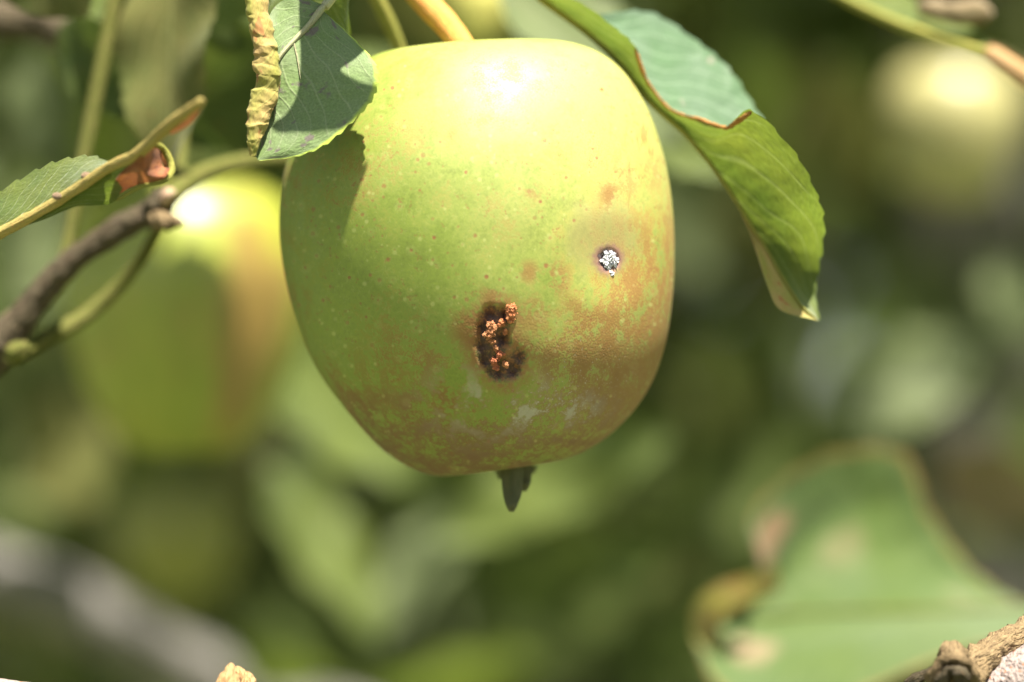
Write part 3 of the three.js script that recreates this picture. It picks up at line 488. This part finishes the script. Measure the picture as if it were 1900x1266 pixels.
// ---------------------------------------------------------------- bare branch along the lower edge, in focus
{
  const o = thing('bare_branch', 'grey bark branch with a cut spur at the lower edge', 'branch', P(1000, 1420, -2));
  part('bark', rod([[-260, 1304, 0, 44], [-60, 1302, 0, 44], [60, 1312, 0, 46], [300, 1345, -2, 50], [600, 1390, -4, 55], [1000, 1420, -6, 62], [1400, 1410, -6, 70], [1700, 1355, -4, 76], [1850, 1310, 0, 80], [1960, 1262, 2, 84], [2150, 1180, 4, 90]], { rows: 160, seg: 28, lump: 0.08, lf: 220 }), B.grey, o);
  part('cut_spur', rod([[1800, 1330, 6, 46], [1790, 1290, 8, 42], [1778, 1258, 10, 40], [1770, 1232, 11, 36], [1768, 1206, 10, 22], [1770, 1196, 9, 8]], { rows: 40, seg: 22, lump: 0.4, lf: 420 }), B.spur, o, 'round tan spur with a dark hollow');
  part('bud_scale', rod([[1732, 1300, 11, 10], [1733, 1258, 13, 13], [1748, 1228, 14, 10], [1772, 1222, 15, 8], [1796, 1232, 14, 11], [1804, 1262, 13, 12], [1800, 1300, 11, 10]], { rows: 40, lump: 0.7, lf: 600 }), B.spur, o);
  part('spur_hollow', rod([[1746, 1290, 13, 8], [1748, 1262, 15, 13], [1764, 1244, 16, 9], [1784, 1258, 15.5, 14], [1776, 1290, 14, 10]], { rows: 30, lump: 0.6, lf: 700 }), B.twig, o);
  part('spur_shoot', rod([[1790, 1250, 6, 30], [1830, 1218, 2, 30], [1870, 1196, -3, 30], [1930, 1165, -10, 30], [2010, 1130, -18, 30]], { rows: 60, seg: 16, lump: 0.4, lf: 450 }), B.spur, o);
  part('bark_scale', rod([[1680, 1285, 2, 14], [1700, 1262, 4, 12], [1722, 1250, 5, 9], [1735, 1238, 6, 5]], { rows: 18, lump: 0.3, lf: 700 }), B.twig, o);
  const rs = rng(4);
  for (const [x, y, w, ty, z] of [[424, 1290, 15, 1230, 4], [446, 1290, 20, 1236, 2], [462, 1296, 15, 1246, 4], [408, 1300, 10, 1246, 6], [434, 1300, 13, 1250, 7], [418, 1310, 8, 1262, 8]]) part('broken_splinter', rod([[x - 4, 1350, z, w * 1.4], [x - 3, y, z, w * 1.1], [x, (y + ty) / 2, z + rs(), w], [x + (x > 440 ? -7 : 6), ty, z - 1, w * 0.3]], { rows: 26, seg: 12, lump: 0.6, lf: 520, seed: x }), B.cut, o);
}
// ---------------------------------------------------------------- shoot and leaf at the upper right
{
  const o = thing('apple_leaf', 'yellow-green leaf with a dry pink-brown rolled edge on a tan stalk', 'leaf', P(1910, 150, -90));
  const a = [[1520, -30, -95], [1580, 5, -95], [1660, 42, -95], [1740, 72, -94], [1800, 92, -93], [1835, 102, -92]];
  const b = [[1560, -60, -100], [1640, -30, -102], [1700, 0, -102], [1760, 35, -100], [1800, 50, -97], [1832, 78, -94]];
  part('blade', sheet([a, b], [0.5, 1], { rows: 50, cols: 10, teeth: 8, first: false, wrinkle: 0.0006, seed: 22 }), L.fresh, o);
  part('midrib', rod(a.map(([x, y, z], i) => [x, y, z + 0.5, 9 + i]), { rows: 30, seg: 8 }), B.petiole, o);
  part('dry_edge', rod([[1700, 10, -96, 10], [1735, 18, -94, 18], [1780, 24, -93, 20], [1815, 20, -93, 20], [1832, 40, -94, 14]], { rows: 24, lump: 0.3, lf: 250 }), L.dry, o, 'pink-brown dry roll');
  part('stalk', rod([[1825, 92, -92, 16], [1865, 118, -91, 20], [1920, 155, -90, 22], [2010, 215, -88, 24]], { rows: 24, lump: 0.12, lf: 200 }), B.cut, o);
}

// ---------------------------------------------------------------- other apples
const appleGeo = (() => {
  const prof = [[0, 0.10], [0.10, 0.085], [0.22, 0.03], [0.24, 0.0], [0.42, 0.022], [0.60, 0.095], [0.78, 0.23], [0.925, 0.43], [1.0, 0.66], [0.965, 0.81], [0.86, 0.94], [0.66, 1.03], [0.38, 1.055], [0.20, 0.98], [0.08, 0.88], [0.0, 0.84]];
  const pos = [], uv = [], idx = [], R = 70, S = 80;
  for (let j = 0; j <= R; j++) for (let i = 0; i <= S; i++) { const [r, y] = along(prof, j / R, 2), a = i / S * 6.283185, k = Math.max(0, r) * (1 + 0.025 * Math.sin(a * 5) * (1 - j / R)); pos.push(Math.cos(a) * k, (y - 0.53) * 2, Math.sin(a) * k); uv.push(i / S, j / R); }
  for (let j = 0; j < R; j++) for (let i = 0; i < S; i++) { const a = j * (S + 1) + i, b = a + 1, c = a + S + 1, d = c + 1; idx.push(a, d, b, a, c, d); }
  const g = new THREE.BufferGeometry(); g.setAttribute('position', new THREE.Float32BufferAttribute(pos, 3)); g.setAttribute('uv', new THREE.Float32BufferAttribute(uv, 2)); g.setIndex(idx); g.computeVertexNormals(); return g;
})();
const appleSkin = (base, alt, flush, seed) => new THREE.MeshPhysicalMaterial({ roughness: 0.42, clearcoat: 0.25, clearcoatRoughness: 0.38, map: tex(512, 256, (u, v) => {
  const a = u * Math.PI * 2, x = Math.cos(a), y = Math.sin(a); let c = mix3(base, alt, clamp(0.5 + fbm(x * 1.5, y * 1.5, v * 3 + seed, 3)));
  if (flush) c = mix3(c, [0.20, 0.105, 0.03], 0.8 * ss(0.15, 1.05, Math.exp(-(((a - flush) / 0.55) ** 2) - (((v - 0.45) / 0.2) ** 2)) + 1.3 * fbm(x * 3, y * 3, v * 4, 4)));
  const dot = ss(0.4, 0.5, N3(x * 12, y * 12, v * 40)); return mix3(c, [0.3, 0.17, 0.05], dot * 0.5).map((k) => k * (1 + 0.4 * fbm(x * 9, y * 9, v * 20, 2)));
}, true) });
function hangApple(px, py, z, wpx, hpx, mat, label, tilt = 0) {
  const c = P(px, py, z), k = pxAt(z), o = thing('apple', label, 'apple', c, 'apples hanging behind');
  const m = shadows(new THREE.Mesh(appleGeo, mat)); m.name = 'skin'; m.scale.set(wpx * k / 2, hpx * k / 2.12, wpx * k / 2); m.rotation.z = tilt; o.add(m);
  part('stem', rod([[px, py - hpx * 0.33, z, 9], [px + 4, py - hpx * 0.5, z, 8], [px - 10, py - hpx * 0.72, z - 3, 9]], { rows: 14, seg: 8 }), B.shoot, o);
  return o;
}
hangApple(345, 590, -330, 455, 505, appleSkin([0.17, 0.21, 0.02], [0.26, 0.28, 0.035], 0.95, 3), 'blurred green apple with an orange flush behind the twig');
hangApple(330, 1000, -850, 235, 220, appleSkin([0.20, 0.22, 0.04], [0.25, 0.25, 0.05], 0, 5), 'blurred small olive apple below the flushed one');
hangApple(1768, 248, -690, 255, 255, appleSkin([0.30, 0.28, 0.12], [0.33, 0.31, 0.14], 0, 7), 'blurred pale yellow apple below the pink-brown leaf');
hangApple(885, 10, -420, 120, 150, appleSkin([0.5, 0.48, 0.12], [0.55, 0.5, 0.14], 0, 9), 'blurred pale yellow apple behind the orange stem');

// ---------------------------------------------------------------- the trees behind
{
  const r = rng(31);
  const tree = thing('apple_tree', 'blurred leafy apple tree with grey limbs behind the apples', 'tree', new THREE.Vector3(0.35, 0, -1.5));
  part('trunk', rodW([new THREE.Vector3(0.35, 0, -1.5), new THREE.Vector3(0.34, 0.5, -1.5), new THREE.Vector3(0.30, 1.0, -1.48), new THREE.Vector3(0.25, 1.6, -1.45), new THREE.Vector3(0.22, 2.3, -1.4)], [0.07, 0.06, 0.05, 0.035, 0.02], { rows: 60, seg: 16, lump: 0.1, lf: 20 }), B.limb, tree);
  const limb = (pts) => part('limb', rod(pts, { rows: 50, seg: 14, lump: 0.15, lf: 30 }), B.limb, tree);
  limb([[1700, 1700, -880, 70], [1200, 1560, -820, 70], [700, 1390, -740, 68], [380, 1260, -690, 64], [180, 1150, -650, 60], [0, 1065, -620, 56], [-300, 960, -600, 50]]);
  const shapes = [[0.12, 0.25], [0.2, 0.4], [-0.1, 0.15]].map(([droop, fold]) => flatLeaf(new THREE.Vector3(), new THREE.Vector3(0, 0, 0.07), 0.038, Math.PI / 2, { droop, fold, rows: 14, cols: 6, teeth: 0 }));
  const mats = [L.green, L.green, L.fresh, L.olive, L.green, L.silver];
  const q = new THREE.Quaternion(), e = new THREE.Euler();
  const addLeaf = (pos, rot, s, mat, shape) => { const m = shadows(new THREE.Mesh(shape, mat)); m.name = 'leaf'; m.position.copy(pos).sub(tree.position); m.rotation.copy(rot); m.scale.setScalar(s); tree.add(m); };
  // leaves that can be told apart, from base pixel to tip pixel
  const spec = [[[480, 640, -420], [770, 900, -430], 38, -0.7, L.fresh], [[1240, 800, -430], [800, 1020, -430], 26, 0.5, L.fresh], [[500, 860, -520], [700, 1190, -500], 24, -0.6, L.fresh], [[860, 940, -560], [700, 1200, -540], 22, 0.6, L.silver], [[1560, 790, -560], [1830, 620, -580], 30, -0.35, L.silver], [[1900, 640, -600], [1830, 470, -600], 30, 0.7, L.silver], [[900, -60, -150], [1260, 270, -160], 26, -0.8, L.silver], [[1180, 240, -200], [1350, 330, -200], 14, -0.6, L.fresh], [[1750, 850, -600], [1960, 960, -600], 30, 0.4, L.dry], [[1500, 120, -700], [1650, 380, -700], 40, 0.7, L.olive], [[1330, 60, -800], [1560, 330, -820], 44, 0.9, L.green], [[700, -80, -300], [830, 90, -300], 24, 0.7, L.olive], [[20, 560, -500], [130, 320, -520], 30, 0.5, L.silver], [[30, 900, -600], [200, 760, -620], 40, 0.5, L.olive], [[700, 1290, -700], [1000, 1220, -720], 40, 0.8, L.fresh], [[430, 1180, -650], [620, 1260, -650], 34, 0.9, L.fresh], [[950, 1120, -700], [1250, 1000, -700], 40, 0.3, L.green], [[1200, 1250, -640], [1330, 1080, -640], 34, 0.6, L.green], [[60, 90, -350], [120, 330, -350], 20, 0.4, L.silver], [[1330, 860, -900], [1520, 980, -900], 50, -0.3, L.green]];
  for (const [a, b, w, roll, mat] of spec) { const A = Vp(a), g = flatLeaf(A, Vp(b), w / 1000, roll, { rows: 30, cols: 8, teeth: 10 }); part('leaf', g, mat, tree); }
  for (let i = 0; i < 260; i++) {
    const z = -700 - 1500 * r(), k = pxAt(z), fx = -0.75 + 1.5 * r(), fy = -0.8 + 1.6 * r(), x = fx * 1900 * k, y = EYE + fy * 1266 * k;
    if (fx > 0.12 && fx < 0.36 && Math.abs(fy) < 0.25) continue;       // an open gap into the dark of the row behind
    e.set(0.5 + 0.9 * r(), (r() - 0.5) * 6.28, (r() - 0.5) * 1.4, 'YXZ'); addLeaf(new THREE.Vector3(x, y, z / 1000), e, 0.8 + 0.6 * r(), mats[Math.floor(r() * mats.length)], shapes[Math.floor(r() * 3)]);
  }
  // canopy overhead and to the sides, too many to count
  const crownLeaves = (n, place, seed, mat) => { const rr = rng(seed), im = shadows(new THREE.InstancedMesh(shapes[0], mat, n)), M = new THREE.Matrix4(), col = new THREE.Color(); for (let i = 0; i < n; i++) { const [p, s] = place(rr); e.set(0.2 + 1.1 * rr(), rr() * 6.28, (rr() - 0.5) * 1.2, 'YXZ'); M.compose(p, q.setFromEuler(e), new THREE.Vector3(s, s, s)); im.setMatrixAt(i, M); const b = 0.8 + 0.6 * rr(); col.setRGB(b * (0.85 + 0.3 * rr()), b, b * 0.9); im.setColorAt(i, col); } return im; };
  const crown = crownLeaves(2600, (rr) => { const a = rr() * 6.28, d = 1.3 * Math.sqrt(rr()); return [new THREE.Vector3(0.2 + Math.cos(a) * d * 1.3, 1.9 + 0.8 * rr(), -1.75 + Math.sin(a) * d * 0.75), 0.9 + 0.5 * rr()]; }, 5, L.green);
  const gaps = [[430, 430, -300, 0.045], [1768, 245, -690, 0.05], [640, 800, -425, 0.04], [1030, 910, -430, 0.045], [600, 1010, -510, 0.03], [1690, 700, -570, 0.035], [1650, 1050, -190, 0.08], [170, 1130, -650, 0.022], [1800, 60, -95, 0.04], [1300, 300, -200, 0.03], [1000, 60, -150, 0.04], [740, 1080, -540, 0.025], [850, 1250, -700, 0.05], [885, 10, -420, 0.03], [1550, 200, -800, 0.05]].map(([x, y, z, r]) => [P(x, y, z), r]), ray = new THREE.Ray(), off = new THREE.Vector3();
  const shade = crownLeaves(13500, (rr) => {  // added canopy leaves, front edge set along the sun to shade the background
    const v = new THREE.Vector3();
    for (let k = 0; k < 40; k++) {
      const y = 1.62 + 1.1 * rr(), zf = -0.13 + SUN.z / SUN.y * (y - 1.4); v.set(-1.6 + 3.2 * rr(), y, zf - 2.5 * rr());
      if (gaps.every(([p, r]) => ray.set(p, SUN).distanceToPoint(v) > r + 0.02)) break;   // openings cut along sun rays so chosen things stay lit
    }
    return [v, 0.8 + 0.5 * rr()];
  }, 12, L.green);
  shade.name = 'crown'; shade.userData.kind = 'stuff'; shade.position.copy(tree.position).negate(); tree.add(shade);
  crown.name = 'crown'; crown.userData.kind = 'stuff'; crown.position.copy(tree.position).negate(); tree.add(crown);

  for (const [n, x0, x1, z0, z1, h, seed] of [[34000, -4, 4, -3.2, -5, 3.0, 8], [24000, -7, 7, -6.5, -8.5, 3.6, 9]]) {
    const hedge = crownLeaves(n, (rr) => { const x = lerp(x0, x1, rr()); return [new THREE.Vector3(x, 0.05 + (h + 0.5 * Math.sin(x * 2.1)) * rr(), lerp(z0, z1, rr()) + 0.3 * Math.sin(x * 3)), (z0 < -6 ? 1.7 : 1.1) + 0.8 * rr()]; }, seed, L.green);
    hedge.name = numbered('orchard_row'); hedge.userData = { kind: 'stuff', label: z0 < -6 ? 'farthest row of blurred orchard foliage' : 'blurred dark green row of orchard foliage behind the tree', category: 'foliage' }; scene.add(hedge);
  }
}
renderer.render(scene, camera);
